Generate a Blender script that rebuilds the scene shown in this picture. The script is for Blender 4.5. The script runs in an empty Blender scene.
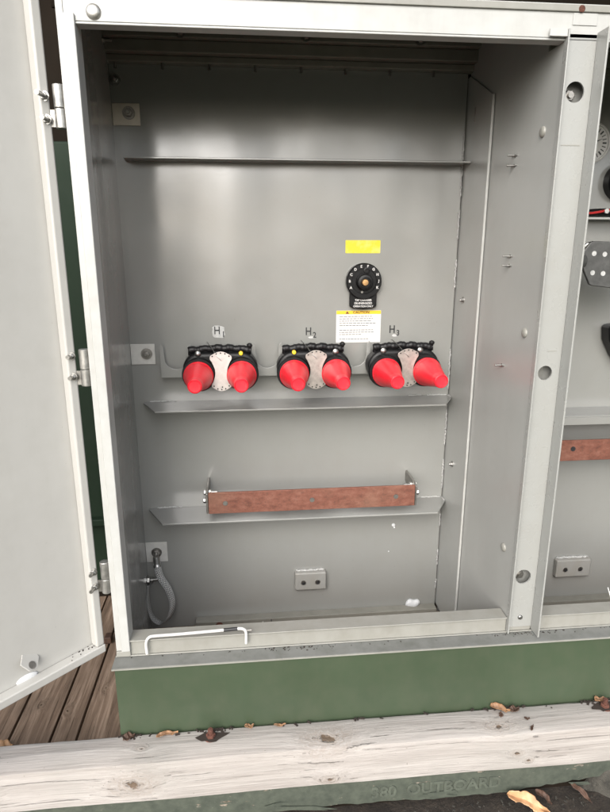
import bpy, bmesh, math, random
from mathutils import Vector, Matrix
random.seed(7)
SC = bpy.context.scene
COL = SC.collection
H = 1.33            # eye height above the soil; all coordinates below are relative to the eye
PI = math.pi
YB = 1.77           # face of the tank plate
YF = 1.25           # face of the front frame
XL, XR = -.345, .633

# ------------------------------------------------------------------ materials
def mat(name):
    m = bpy.data.materials.new(name); m.use_nodes = True
    nt = m.node_tree; b = nt.nodes['Principled BSDF']
    return m, nt, b
def N(nt, t, **kw):
    n = nt.nodes.new(t)
    for k, v in kw.items():
        if k.startswith('i_'):
            n.inputs[k[2:].replace('_', ' ')].default_value = v
        else: setattr(n, k, v)
    return n
def ramp(nt, fac, stops):
    r = nt.nodes.new('ShaderNodeValToRGB'); e = r.color_ramp.elements
    while len(e) < len(stops): e.new(.5)
    for i, (p, c) in enumerate(stops):
        e[i].position = p; e[i].color = (c[0], c[1], c[2], 1) if not isinstance(c, (int, float)) else (c, c, c, 1)
    nt.links.new(fac, r.inputs[0]); return r
def coords(nt, scale=(1, 1, 1), rot=(0, 0, 0), kind='Object'):
    tc = N(nt, 'ShaderNodeTexCoord'); mp = N(nt, 'ShaderNodeMapping')
    mp.inputs['Scale'].default_value = scale; mp.inputs['Rotation'].default_value = rot
    nt.links.new(tc.outputs[kind], mp.inputs[0]); return mp.outputs[0]
def noise(nt, vec, scale, detail=4, rough=.55, dist=0):
    n = N(nt, 'ShaderNodeTexNoise'); n.inputs['Scale'].default_value = scale; n.inputs['Detail'].default_value = detail
    n.inputs['Roughness'].default_value = rough; n.inputs['Distortion'].default_value = dist
    nt.links.new(vec, n.inputs['Vector']); return n.outputs['Fac']
def mix(nt, fac, a, b, mode='MIX'):
    m = N(nt, 'ShaderNodeMix', data_type='RGBA', blend_type=mode)
    for s, v in ((0, fac), (6, a), (7, b)):
        if hasattr(v, 'links'): nt.links.new(v, m.inputs[s])
        else: m.inputs[s].default_value = v if isinstance(v, (int, float)) else (*v[:3], 1)
    return m.outputs[2]
def mth(nt, op, a, b=None):
    m = N(nt, 'ShaderNodeMath', operation=op)
    for i, v in enumerate((a, b)):
        if v is None: continue
        if hasattr(v, 'links'): nt.links.new(v, m.inputs[i])
        else: m.inputs[i].default_value = v
    return m.outputs[0]
def bump(nt, b, h, strength, dist=.001, normal=None):
    n = N(nt, 'ShaderNodeBump'); n.inputs['Strength'].default_value = strength; n.inputs['Distance'].default_value = dist
    nt.links.new(h, n.inputs['Height'])
    if normal: nt.links.new(normal, n.inputs['Normal'])
    nt.links.new(n.outputs[0], b.inputs['Normal']); return n.outputs[0]

def paint(name, col, rough=.3, var=.06, dirt=.25, dirtcol=(.16, .14, .11), wave=.25, spec=.5, peel=.12, sheet=0.):
    m, nt, b = mat(name)
    v = coords(nt); vs = coords(nt, (9, 9, 1.6))
    n1 = noise(nt, v, 2.2, 5); n2 = noise(nt, vs, 2.5, 6, .65); n3 = noise(nt, v, 30, 3, .55)
    lo = tuple(c * (1 - var) for c in col); hi = tuple(min(1, c * (1 + var)) for c in col)
    base = ramp(nt, n1, [(.3, lo), (.7, hi)]).outputs[0]
    st = ramp(nt, mth(nt, 'MULTIPLY', n2, n3), [(.14, 0), (.58, 1)]).outputs[0]
    c = mix(nt, mth(nt, 'MULTIPLY', st, dirt), base, dirtcol)
    sp = noise(nt, v, 170, 2, .5)      # fly specks and chips
    spm = ramp(nt, sp, [(.76, 0), (.80, 1)]).outputs[0]
    c = mix(nt, mth(nt, 'MULTIPLY', spm, .35), c, (.1, .085, .07))
    nt.links.new(c, b.inputs['Base Color'])
    r = mth(nt, 'ADD', mth(nt, 'MULTIPLY', noise(nt, v, 14, 4), .16), rough - .08)
    nt.links.new(r, b.inputs['Roughness'])
    b.inputs['Specular IOR Level'].default_value = spec
    wv = noise(nt, v, 3.2, 1); pl = noise(nt, v, 110, 2)
    if sheet:
        sv = coords(nt, (4.2, 4.2, 1.1)); wv = mth(nt, 'ADD', mth(nt, 'MULTIPLY', noise(nt, sv, 1., 1, .3), sheet), wv)
    n0 = bump(nt, b, wv, wave, .012)
    bump(nt, b, pl, peel * .5, .0012, n0)
    return m
M = {}
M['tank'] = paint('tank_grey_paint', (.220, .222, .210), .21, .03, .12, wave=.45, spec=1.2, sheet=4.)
M['barrier'] = paint('barrier_sheet_paint', (.31, .314, .30), .34, .03, .1, wave=.35, spec=.7, sheet=2.)
M['post'] = paint('post_grey_paint', (.262, .266, .254), .28, .03, .22, (.2, .18, .15), wave=.4, spec=.7)
M['ceil'] = paint('roof_shade_and_dirt_paint', (.19, .185, .16), .4, .15, .3, (.04, .035, .025), wave=.2)  # darkened for the shade under the roof; real dirt on the foot angle
M['frame'] = paint('brightened_frame_paint', (.38, .384, .37), .36, .05, .4, (.2, .18, .15), wave=.12)  # post grey lightened for the bright light on header and hinge flange
M['sill'] = paint('sill_paint', (.24, .237, .214), .42, .06, .45, (.12, .11, .085), wave=.12)
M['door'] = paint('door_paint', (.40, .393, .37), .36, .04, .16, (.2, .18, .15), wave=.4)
M['green'] = paint('pedestal_green_paint', (.040, .058, .033), .40, .14, .35, (.085, .085, .06), wave=.25)
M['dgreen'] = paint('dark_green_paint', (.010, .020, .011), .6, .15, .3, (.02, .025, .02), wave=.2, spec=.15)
M['brown'] = paint('dark_boards_and_lid_shade', (.012, .009, .0065), .9, .3, .4, (.01, .01, .008), spec=.05)  # own brown of the boards; on the roof parts its darkness is painted shade
M['ledge'] = paint('dusty_ledge', (.155, .157, .148), .7, .18, .75, (.07, .075, .06), wave=.3, spec=.25, peel=.5)
M['bare'] = paint('pad_steel', (.23, .228, .215), .34, .1, .5, (.2, .17, .13), wave=.4)

def simple(name, col, rough=.5, metal=0, nscale=30, var=.12, bmp=.1, spec=.5, dist=.0008, detail=4):
    m, nt, b = mat(name)
    v = coords(nt); n = noise(nt, v, nscale, detail, .6)
    lo = tuple(c * (1 - var) for c in col); hi = tuple(min(1, c * (1 + var)) for c in col)
    nt.links.new(ramp(nt, n, [(.3, lo), (.7, hi)]).outputs[0], b.inputs['Base Color'])
    nt.links.new(mth(nt, 'ADD', mth(nt, 'MULTIPLY', noise(nt, v, nscale * 2.3, 3), .2), max(.03, rough - .1)), b.inputs['Roughness'])
    b.inputs['Metallic'].default_value = metal; b.inputs['Specular IOR Level'].default_value = spec
    bump(nt, b, noise(nt, v, nscale * 4, 3), bmp, dist)
    return m
M['zinc'] = simple('zinc_hardware', (.36, .355, .34), .36, 1, 60, .25, .2)
M['hinge'] = simple('dull_hinge_metal', (.42, .41, .385), .42, .9, 60, .3, .3)
M['dzinc'] = simple('dull_steel', (.3, .29, .27), .45, 1, 60, .25, .2)
M['weld'] = simple('weld_bead', (.4, .4, .39), .4, .4, 160, .25, .8, dist=.002)
M['galv'] = simple('bracket_metal', (.56, .51, .44), .36, .2, 35, .1, .1)
M['brk'] = simple('pale_bracket_metal', (.54, .53, .50), .34, .2, 35, .1, .1)
M['bronze'] = simple('bronze', (.5, .3, .14), .35, .9, 70, .3, .2)
M['rubber'] = simple('black_rubber', (.006, .006, .0065), .45, 0, 40, .3, .15, spec=.3)
M['dial'] = simple('black_phenolic', (.005, .005, .0055), .32, 0, 40, .2, .05, spec=.3)
def red_cap():
    m, nt, b = mat('red_cap_plastic')
    v = coords(nt); n1 = noise(nt, v, 26, 5, .65); n2 = noise(nt, v, 140, 4, .7)
    base = ramp(nt, noise(nt, v, 9, 3), [(.3, (.60, .010, .022)), (.7, (.72, .016, .030))]).outputs[0]
    d = ramp(nt, mth(nt, 'MULTIPLY', n1, n2), [(.27, 0), (.42, 1)]).outputs[0]
    c = mix(nt, mth(nt, 'MULTIPLY', d, .22), base, (.30, .12, .10))
    nt.links.new(c, b.inputs['Base Color']); nt.links.new(mth(nt, 'ADD', mth(nt, 'MULTIPLY', n1, .35), .22), b.inputs['Roughness'])
    bump(nt, b, n2, .12, .0008); return m
M['red'] = red_cap()
M['yel'] = simple('yellow_plastic', (.9, .55, .03), .4)
M['plate'] = simple('brushed_plate', (.42, .39, .36), .42, .85, 60, .25, .15)
M['wplate'] = simple('pale_plate', (.5, .47, .44), .4, .1, 60, .12, .1)
M['white'] = simple('white_paper', (.52, .515, .5), .5, 0, 30, .03, .02)
M['wrod'] = simple('white_rod_coating', (.50, .495, .48), .35, 0, 40, .05, .05)
M['black'] = simple('black_ink', (.015, .015, .016), .5)
M['grey_ink'] = simple('faded_ink', (.10, .10, .10), .6)
M['maroon'] = simple('dark_red_ink', (.12, .02, .01), .5)
M['smudge'] = simple('rubbed_paint', (.42, .42, .41), .5, 0, 90, .2)
M['gouge'] = simple('dark_gouge', (.022, .015, .011), .9)
M['wire_red'] = simple('red_wire', (.4, .02, .02), .4)
M['spade'] = simple('dull_tinned_plate', (.085, .085, .082), .45, .4, 50, .25, .15)
M['caulk'] = simple('white_sealant', (.55, .56, .57), .5, 0, 40, .05, .3)
M['rust'] = simple('rusty_bolt', (.085, .03, .019), .85, 0, 120, .5, .8, dist=.003)
M['thread'] = simple('white_thread', (.75, .74, .7), .6)
M['leaf'] = simple('dry_leaf', (.25, .135, .068), .6, 0, 70, .35, .3)
M['pleaf'] = simple('pale_dry_leaf', (.42, .24, .12), .55, 0, 60, .25, .3)
M['dleaf'] = simple('dark_dry_leaf', (.06, .03, .018), .7, 0, 70, .4, .3)

def yellow_sticker_mat():
    m, nt, b = mat('yellow_sticker')
    v = coords(nt)
    n = noise(nt, v, 28, 4)
    f = ramp(nt, n, [(.45, 0), (.62, 1)]).outputs[0]
    c = mix(nt, mth(nt, 'MULTIPLY', f, .55), (.60, .52, .015), (.62, .58, .22))
    nt.links.new(c, b.inputs['Base Color']); b.inputs['Roughness'].default_value = .35
    return m
M['ysticker'] = yellow_sticker_mat()
M['yhead'] = simple('yellow_band_ink', (.6, .42, .02), .4, 0, 30, .04, .02)

def copper():
    m, nt, b = mat('weathered_copper')
    v = coords(nt); vs = coords(nt, (1, 1.8, 1.8))
    n1 = noise(nt, vs, 34, 8, .75); n2 = noise(nt, v, 160, 4, .7); n3 = noise(nt, v, 9, 3)
    base = ramp(nt, n1, [(.28, (.085, .032, .022)), (.5, (.18, .070, .047)), (.72, (.25, .118, .085))]).outputs[0]
    sp = ramp(nt, n2, [(.56, 0), (.68, 1)]).outputs[0]
    c = mix(nt, mth(nt, 'MULTIPLY', sp, .7), base, (.10, .05, .038))
    c = mix(nt, mth(nt, 'MULTIPLY', ramp(nt, n3, [(.5, 0), (.7, 1)]).outputs[0], .3), c, (.27, .16, .11))
    nt.links.new(c, b.inputs['Base Color']); b.inputs['Metallic'].default_value = .35
    b.inputs['Roughness'].default_value = .6
    bump(nt, b, n2, .3, .001)
    return m
M['copper'] = copper()

def braid():
    m, nt, b = mat('tinned_braid')
    uv = N(nt, 'ShaderNodeTexCoord').outputs['UV']
    mp = N(nt, 'ShaderNodeMapping'); mp.inputs['Scale'].default_value = (5, 60, 1); nt.links.new(uv, mp.inputs[0])
    w1 = N(nt, 'ShaderNodeTexWave', wave_type='BANDS', bands_direction='DIAGONAL'); w1.inputs['Scale'].default_value = .55; w1.inputs['Distortion'].default_value = .7
    mp2 = N(nt, 'ShaderNodeMapping'); mp2.inputs['Scale'].default_value = (-5, 60, 1); nt.links.new(uv, mp2.inputs[0])
    w2 = N(nt, 'ShaderNodeTexWave', wave_type='BANDS', bands_direction='DIAGONAL'); w2.inputs['Scale'].default_value = .55; w2.inputs['Distortion'].default_value = .7
    nt.links.new(mp.outputs[0], w1.inputs[0]); nt.links.new(mp2.outputs[0], w2.inputs[0])
    h = mth(nt, 'MULTIPLY', w1.outputs['Fac'], w2.outputs['Fac'])
    nt.links.new(ramp(nt, h, [(.1, (.16, .16, .155)), (.5, (.85, .85, .82))]).outputs[0], b.inputs['Base Color'])
    b.inputs['Metallic'].default_value = .55; b.inputs['Roughness'].default_value = .38
    bump(nt, b, h, .8, .002); return m
M['braid'] = braid()

def wood(name, cols, grain_axis=0, knots=(), rough=.8, cracks=.6, gscale=1., stain=.4, staincol=(.2, .19, .15)):
    """weathered timber: rings stretched along one axis, bent round knots given as (x, y, z, radius)"""
    m, nt, b = mat(name)
    tc = N(nt, 'ShaderNodeTexCoord'); P = tc.outputs['Object']
    warp = None; kmask = None; kring = None
    for (x, y, z, r) in knots:
        s = N(nt, 'ShaderNodeVectorMath', operation='SUBTRACT'); nt.links.new(P, s.inputs[0]); s.inputs[1].default_value = (x, y, z)
        sc = N(nt, 'ShaderNodeVectorMath', operation='MULTIPLY'); nt.links.new(s.outputs[0], sc.inputs[0])
        q = [1, 1, 1]; q[grain_axis] = .62; sc.inputs[1].default_value = q
        ln = N(nt, 'ShaderNodeVectorMath', operation='LENGTH'); nt.links.new(sc.outputs[0], ln.inputs[0])
        d = mth(nt, 'DIVIDE', ln.outputs['Value'], r)
        d = mth(nt, 'ADD', d, mth(nt, 'MULTIPLY', mth(nt, 'SUBTRACT', noise(nt, P, 60, 5), .5), 1.5))
        fall = mth(nt, 'DIVIDE', 1., mth(nt, 'ADD', 1., mth(nt, 'MULTIPLY', d, d)))
        core = ramp(nt, d, [(.25, 1), (.55, 0)]).outputs[0]
        d2 = mth(nt, 'MULTIPLY', d, .33)
        ring = mth(nt, 'MULTIPLY', mth(nt, 'ABSOLUTE', mth(nt, 'SINE', mth(nt, 'MULTIPLY', d, 7.))), ramp(nt, d2, [(.2, 1), (.75, 0)]).outputs[0])
        warp = fall if warp is None else mth(nt, 'ADD', warp, fall)
        kmask = core if kmask is None else mth(nt, 'MAXIMUM', kmask, core)
        kring = ring if kring is None else mth(nt, 'MAXIMUM', kring, ring)
    sc = [26 * gscale] * 3; sc[grain_axis] = 1.25 * gscale
    mp = N(nt, 'ShaderNodeMapping'); mp.inputs['Scale'].default_value = sc; nt.links.new(P, mp.inputs[0]); vec = mp.outputs[0]
    if warp is not None:
        cx = N(nt, 'ShaderNodeCombineXYZ')
        for i in range(3):
            if i != grain_axis: nt.links.new(mth(nt, 'MULTIPLY', warp, 1.1), cx.inputs[i])
        a = N(nt, 'ShaderNodeVectorMath', operation='ADD'); nt.links.new(vec, a.inputs[0]); nt.links.new(cx.outputs[0], a.inputs[1]); vec = a.outputs[0]
    g1 = noise(nt, vec, 1.6, 8, .66, .25)
    lv = N(nt, 'ShaderNodeVectorMath', operation='MULTIPLY'); q = [1., 1., 1.]; q[grain_axis] = .3; lv.inputs[1].default_value = q; nt.links.new(vec, lv.inputs[0])
    g2 = noise(nt, lv.outputs[0], 4.5, 5, .6, .15); g3 = noise(nt, lv.outputs[0], 16, 4, .7)
    big = noise(nt, P, 5, 4, .6)
    c = ramp(nt, g1, [(.25, cols[0]), (.5, cols[1]), (.75, cols[2])]).outputs[0]
    fib = ramp(nt, g3, [(.3, 0), (.7, 1)]).outputs[0]
    c = mix(nt, .26, c, mix(nt, fib, tuple(k * .45 for k in cols[0]), cols[2]))
    crk = ramp(nt, g2, [(.625, 0), (.685, 1)]).outputs[0]
    c = mix(nt, mth(nt, 'MULTIPLY', crk, cracks * .5), c, tuple(k * .35 for k in cols[0]))
    c = mix(nt, mth(nt, 'MULTIPLY', ramp(nt, big, [(.5, 0), (.72, 1)]).outputs[0], stain), c, staincol)
    speck = ramp(nt, noise(nt, P, 130, 3, .6), [(.70, 0), (.74, 1)]).outputs[0]
    c = mix(nt, mth(nt, 'MULTIPLY', speck, .55), c, (.07, .055, .04))
    if kmask is not None:
        c = mix(nt, mth(nt, 'MULTIPLY', kring, .38), c, (.20, .15, .11))
        c = mix(nt, mth(nt, 'MULTIPLY', kmask, .85), c, (.10, .065, .04))
    nt.links.new(c, b.inputs['Base Color']); b.inputs['Roughness'].default_value = rough
    b.inputs['Specular IOR Level'].default_value = .2
    h = mth(nt, 'ADD', mth(nt, 'MULTIPLY', g1, .7), mth(nt, 'MULTIPLY', crk, -.5))
    if kmask is not None: h = mth(nt, 'SUBTRACT', h, mth(nt, 'MULTIPLY', kmask, .6))
    bump(nt, b, h, .8, .006)
    return m

def peeling():
    m, nt, b = mat('peeling_green_paint')
    P = coords(nt); vs = coords(nt, (2.2, 14, 14))
    n1 = noise(nt, vs, 5, 8, .7); n2 = noise(nt, P, 45, 6, .7); n4 = noise(nt, vs, 16, 4, .6)
    g = ramp(nt, n2, [(.3, (.035, .042, .032)), (.7, (.07, .08, .06))]).outputs[0]
    w = ramp(nt, n4, [(.3, (.16, .11, .07)), (.7, (.36, .32, .27))]).outputs[0]
    f = ramp(nt, mth(nt, 'ADD', mth(nt, 'MULTIPLY', n1, .75), mth(nt, 'MULTIPLY', n2, .25)), [(.605, 0), (.63, 1)]).outputs[0]
    c = mix(nt, f, g, w)
    nt.links.new(c, b.inputs['Base Color']); b.inputs['Roughness'].default_value = .7
    bump(nt, b, mth(nt, 'SUBTRACT', mth(nt, 'MULTIPLY', n2, .4), f), .6, .003)
    return m
M['peel'] = peeling()
M['letter'] = simple('raised_green_letters', (.066, .075, .058), .65, 0, 60, .3, .3)

def soil():
    m, nt, b = mat('dark_soil')
    P = coords(nt)
    n1 = noise(nt, P, 35, 8, .75); n2 = noise(nt, P, 160, 4, .7); n3 = noise(nt, P, .6, 4)
    c = ramp(nt, n1, [(.3, (.012, .009, .0065)), (.55, (.036, .027, .019)), (.8, (.08, .06, .043))]).outputs[0]
    far = ramp(nt, n3, [(.35, (.045, .047, .022)), (.65, (.085, .083, .045))]).outputs[0]
    sx = N(nt, 'ShaderNodeSeparateXYZ'); nt.links.new(N(nt, 'ShaderNodeTexCoord').outputs['Object'], sx.inputs[0])
    k = N(nt, 'ShaderNodeMapRange'); k.inputs[1].default_value = .9; k.inputs[2].default_value = .3; nt.links.new(sx.outputs[1], k.inputs[0])
    c = mix(nt, k.outputs[0], c, far)
    c = mix(nt, mth(nt, 'MULTIPLY', ramp(nt, n2, [(.68, 0), (.74, 1)]).outputs[0], .5), c, (.25, .2, .14))
    nt.links.new(c, b.inputs['Base Color']); b.inputs['Roughness'].default_value = .95
    bump(nt, b, n1, 1., .02)
    return m
M['soil'] = soil()

# ------------------------------------------------------------------ mesh helpers
def rotm(axis, ang): return Matrix.Rotation(ang, 4, axis)
def frame_to(d):
    """matrix turning +Z to direction d"""
    return Vector(d).to_track_quat('Z', 'Y').to_matrix().to_4x4()
class MB:
    def __init__(s): s.bm = bmesh.new()
    def box(s, x0, x1, y0, y1, z0, z1, mtx=None):
        vs = [s.bm.verts.new(Vector((x, y, z))) for x in (x0, x1) for y in (y0, y1) for z in (z0, z1)]
        for f in ((0, 1, 3, 2), (4, 6, 7, 5), (0, 4, 5, 1), (2, 3, 7, 6), (0, 2, 6, 4), (1, 5, 7, 3)):
            s.bm.faces.new([vs[i] for i in f])
        if mtx is not None:
            for v in vs: v.co = mtx @ v.co
        return s
    def lathe(s, prof, org=(0, 0, 0), d=(0, 0, 1), seg=32, caps=True):
        """prof: list of (radius, height along d)"""
        mt = Matrix.Translation(Vector(org)) @ frame_to(d); rings = []
        for r, h in prof:
            if r < 1e-6: rings.append([s.bm.verts.new(mt @ Vector((0, 0, h)))])
            else: rings.append([s.bm.verts.new(mt @ Vector((r * math.cos(2 * PI * i / seg), r * math.sin(2 * PI * i / seg), h))) for i in range(seg)])
        for a, b in zip(rings, rings[1:]):
            for i in range(seg):
                j = (i + 1) % seg
                if len(a) == 1 and len(b) == 1: continue
                if len(a) == 1: s.bm.faces.new([a[0], b[j], b[i]])
                elif len(b) == 1: s.bm.faces.new([a[i], a[j], b[0]])
                else: s.bm.faces.new([a[i], a[j], b[j], b[i]])
        if caps:
            if len(rings[0]) > 1: s.bm.faces.new(rings[0][::-1])
            if len(rings[-1]) > 1: s.bm.faces.new(rings[-1])
        return s
    def cyl(s, p, q, r, seg=20, r2=None):
        d = Vector(q) - Vector(p)
        return s.lathe([(r, 0), (r if r2 is None else r2, d.length)], p, d, seg)
    def hexnut(s, p, d, r, h): return s.lathe([(r * .9, 0), (r, h * .12), (r, h * .85), (r * .86, h)], p, d, 6)
    def bolt(s, p, d, r=.006, stud=.012):
        """washer, hex nut and protruding stud"""
        d = Vector(d).normalized(); p = Vector(p)
        s.lathe([(r * 1.75, 0), (r * 1.75, r * .25)], p, d, 24)
        s.hexnut(p + d * r * .26, d, r * 1.15, r * .95)
        if stud: s.lathe([(r * .55, 0), (r * .55, stud - .001), (r * .42, stud)], p + d * r * 1.2, d, 14)
        return s
    def domed(s, p, d, r, h):
        return s.lathe([(r, 0), (r * .97, h * .35), (r * .8, h * .72), (r * .45, h * .95), (0, h)], p, d, 28)
    def poly(s, pts, thick, mtx):
        """closed outline in the local xz plane, extruded along local y"""
        a = [s.bm.verts.new(mtx @ Vector((x, 0, z))) for x, z in pts]
        b = [s.bm.verts.new(mtx @ Vector((x, thick, z))) for x, z in pts]
        s.bm.faces.new(a); s.bm.faces.new(b[::-1])
        n = len(pts)
        for i in range(n): s.bm.faces.new([a[(i + 1) % n], a[i], b[i], b[(i + 1) % n]])
        return s
    def tube(s, pts, r, seg=12, radii=None):
        pts = [Vector(p) for p in pts]; rings = []; up = None
        for i, p in enumerate(pts):
            t = (pts[min(i + 1, len(pts) - 1)] - pts[max(i - 1, 0)]).normalized()
            if up is None: up = t.orthogonal().normalized()
            up = (up - t * up.dot(t)).normalized(); w = t.cross(up)
            rr = radii[i] if radii else r
            rings.append([s.bm.verts.new(p + (up * math.cos(2 * PI * k / seg) + w * math.sin(2 * PI * k / seg)) * rr) for k in range(seg)])
        for a, b in zip(rings, rings[1:]):
            for i in range(seg): s.bm.faces.new([a[i], a[(i + 1) % seg], b[(i + 1) % seg], b[i]])
        s.bm.faces.new(rings[0][::-1]); s.bm.faces.new(rings[-1]); return s
    def add_mesh(s, me, mtx):
        n0 = len(s.bm.verts); s.bm.from_mesh(me); s.bm.verts.ensure_lookup_table()
        for v in s.bm.verts[n0:]: v.co = mtx @ v.co
        return s
    def text(s, body, p, size, depth=.0003, align='CENTER', roll=0, mtx=None, sx=1., bold=0.):
        c = bpy.data.curves.new('lettering', 'FONT'); c.body = body; c.size = size; c.align_x = align; c.align_y = 'CENTER'; c.extrude = depth; c.resolution_u = 3
        c.offset = bold
        o = bpy.data.objects.new('lettering', c); COL.objects.link(o); bpy.context.view_layer.update()
        me = bpy.data.meshes.new_from_object(o.evaluated_get(bpy.context.evaluated_depsgraph_get()))
        mt = mtx if mtx is not None else Matrix.Translation(Vector(p)) @ rotm('Y', roll) @ rotm('X', PI / 2) @ Matrix.Scale(sx, 4, (1, 0, 0))
        s.add_mesh(me, mt); bpy.data.objects.remove(o); bpy.data.curves.remove(c); bpy.data.meshes.remove(me)
        return s
    def build(s, name, material, parent=None, bevel=0, origin=None, smooth=True, seg=2, recalc=True):
        bm = s.bm
        if recalc: bmesh.ops.recalc_face_normals(bm, faces=bm.faces[:])
        if parent is not None:
            off = Vector((0, 0, 0)); p = parent
            while p is not None: off += p.location; p = p.parent
            off.z -= H; loc = Vector((0, 0, 0))
        else:
            if origin is None:
                xs = [v.co for v in bm.verts]
                origin = ((min(v.x for v in xs) + max(v.x for v in xs)) / 2, (min(v.y for v in xs) + max(v.y for v in xs)) / 2, min(v.z for v in xs))
            off = Vector(origin); loc = off + Vector((0, 0, H))
        bmesh.ops.translate(bm, verts=bm.verts[:], vec=-off)
        me = bpy.data.meshes.new(name); bm.to_mesh(me); bm.free()
        if smooth:
            me.shade_smooth()
            me.set_sharp_from_angle(angle=math.radians(35))
        me.materials.append(M[material] if isinstance(material, str) else material)
        o = bpy.data.objects.new(name, me); COL.objects.link(o); o.location = loc
        if parent is not None: o.parent = parent
        if bevel:
            b = o.modifiers.new('bevel', 'BEVEL'); b.width = bevel; b.segments = seg; b.limit_method = 'ANGLE'; b.angle_limit = math.radians(40); b.harden_normals = True
        return o
def tag(o, label, cat, group=None, kind=None):
    if label: o['label'] = label
    if cat: o['category'] = cat
    if group: o['group'] = group
    if kind: o['kind'] = kind
    return o
def thing(name, label, cat, loc, group=None):
    o = bpy.data.objects.new(name, None); COL.objects.link(o); o.location = Vector(loc) + Vector((0, 0, H)); o.empty_display_size = .05
    return tag(o, label, cat, group)
def copy_tree(o, parent=None):
    c = o.copy(); COL.objects.link(c)
    if parent is not None: c.parent = parent
    for ch in list(o.children):
        if ch.name in COL.objects: copy_tree(ch, c)
    return c
def bez(pts, n=24):
    """Catmull-Rom through pts"""
    pts = [Vector(p) for p in pts]; P = [pts[0] * 2 - pts[1]] + pts + [pts[-1] * 2 - pts[-2]]; out = []
    for i in range(1, len(P) - 2):
        for k in range(n):
            t = k / n; a, b, c, d = P[i - 1:i + 3]
            out.append(.5 * ((2 * b) + (c - a) * t + (2 * a - 5 * b + 4 * c - d) * t * t + (3 * b - a - 3 * c + d) * t ** 3))
    out.append(pts[-1]); return out
FR = (0, -1, 0)   # towards the viewer, out of the plates

def bead(mb, p, q, r=.0028, step=.004, wob=.0012):
    p, q = Vector(p), Vector(q); n = max(3, int((q - p).length / step)); pts = []; rad = []
    for i in range(n + 1):
        t = i / n
        pts.append(p.lerp(q, t) + Vector((random.uniform(-wob, wob), random.uniform(-wob, wob) * .5, random.uniform(-wob, wob))))
        rad.append(r * random.uniform(.65, 1.2) * (1 if 0 < i < n else .3))
    mb.tube(pts, r, 8, rad); return mb

# ------------------------------------------------------------------ cabinet
cab = thing('transformer_cabinet', 'grey steel transformer cabinet with its door swung open over a green pedestal', 'cabinet', (.62, 1.75, -.944))
XE = 1.62  # right end, outside the picture
# tank plate
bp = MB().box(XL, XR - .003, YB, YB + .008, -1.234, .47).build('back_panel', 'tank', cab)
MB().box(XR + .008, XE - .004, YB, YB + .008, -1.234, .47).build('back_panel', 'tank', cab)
for z0, z1 in ((.33, .16), (.12, .02), (-.02, -.11), (-.30, -.42), (-.50, -.60), (-.66, -.76), (-.84, -.90), (-.98, -1.06), (-1.10, -1.16)):
    bead(MB(), (XR - .004, YB - .001, z0 + random.uniform(-.02, .02)), (XR - .004, YB - .001, z1 + random.uniform(-.02, .02)), .0026).build('weld_bead', 'weld', bp)
# lump of sealant, speck of weld
mb = MB(); bm = mb.bm
bmesh.ops.create_uvsphere(bm, u_segments=24, v_segments=12, radius=1, matrix=Matrix.Translation((.55, YB - .004, -1.194)) @ Matrix.Diagonal((.026, .011, .016, 1)))
for v in bm.verts: v.co += Vector((0, 0, 1)) * .003 * math.sin(v.co.x * 190)
mb.build('sealant_lump', 'caulk', bp)
for x, z, r in ((.471, -.893, .006), (.474, -.902, .003), (.458, -.99, .002)): MB().domed((x, YB - .0005, z), FR, r, r * .7).build('weld_spatter', 'caulk', bp)
# side walls
XYP = Matrix(((1, 0, 0, 0), (0, 0, 1, 0), (0, 1, 0, 0), (0, 0, 0, 1)))   # outline in plan, extruded upwards
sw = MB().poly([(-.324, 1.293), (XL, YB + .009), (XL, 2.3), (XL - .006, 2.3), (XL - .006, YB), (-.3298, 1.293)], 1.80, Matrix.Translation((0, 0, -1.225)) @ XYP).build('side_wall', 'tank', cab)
# tank flange strip on the right and the barrier sheet in front of it
pts = [(1.588, -1.2), (YB + .008, -1.2), (YB + .008, .46), (YB - .01, .462), (1.588, .378)]
mY = Matrix.Translation((XR, 0, 0)) @ Matrix(((0, 1, 0, 0), (1, 0, 0, 0), (0, 0, 1, 0), (0, 0, 0, 1)))
fs = MB().poly(pts, .004, mY).build('flange_strip', 'barrier', cab, bevel=.0015)
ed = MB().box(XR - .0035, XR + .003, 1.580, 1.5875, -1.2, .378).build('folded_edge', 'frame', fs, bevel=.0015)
ba = MB().poly([(1.2545, -1.2), (YB - .002, -1.2), (YB - .002, .56), (1.318, .56), (1.318, .3955), (1.2545, .3955)], .0023, Matrix.Translation((XR + .0045, 0, 0)) @ Matrix(((0, 1, 0, 0), (1, 0, 0, 0), (0, 0, 1, 0), (0, 0, 0, 1)))).build('barrier_sheet', 'barrier', cab)
for y, z in ((1.308, .241), (1.303, -.187), (1.306, -.735)):
    MB().domed((XR + .0045, y, z), (-1, 0, 0), .0115, .006).build('bolt', 'sill', ba)
for y, z in ((1.701, -.145), (1.699, -.656)):
    MB().bolt((XR, y, z), (-1, 0, 0), .0055, .004).build('bolt', 'zinc', fs)
MB().box(XR - .002, XR + .001, 1.700, 1.706, .352, .372).box(XR - .002, XR + .001, 1.702, 1.704, .335, .352).build('slot_clip', 'dzinc', fs)
for y, z, n in ((1.437, .203, 2), (1.417, -.026, 2), (1.411, -.283, 1)):
    mb = MB()
    for k in range(n):
        zz = z + .009 - k * .022 if n == 2 else z
        mb.lathe([(.0045, 0), (.0045, .0015)], (XR + .0045, y, zz), (-1, 0, 0), 16); mb.cyl((XR + .0045, y, zz), (XR - .014, y + .001, zz), .0022, 10)
        mb.box(XR + .001, XR + .0044, y - .014, y + .014, zz - .0008, zz + .0008)
    mb.build('stud_pin', 'zinc', ba)
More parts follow.
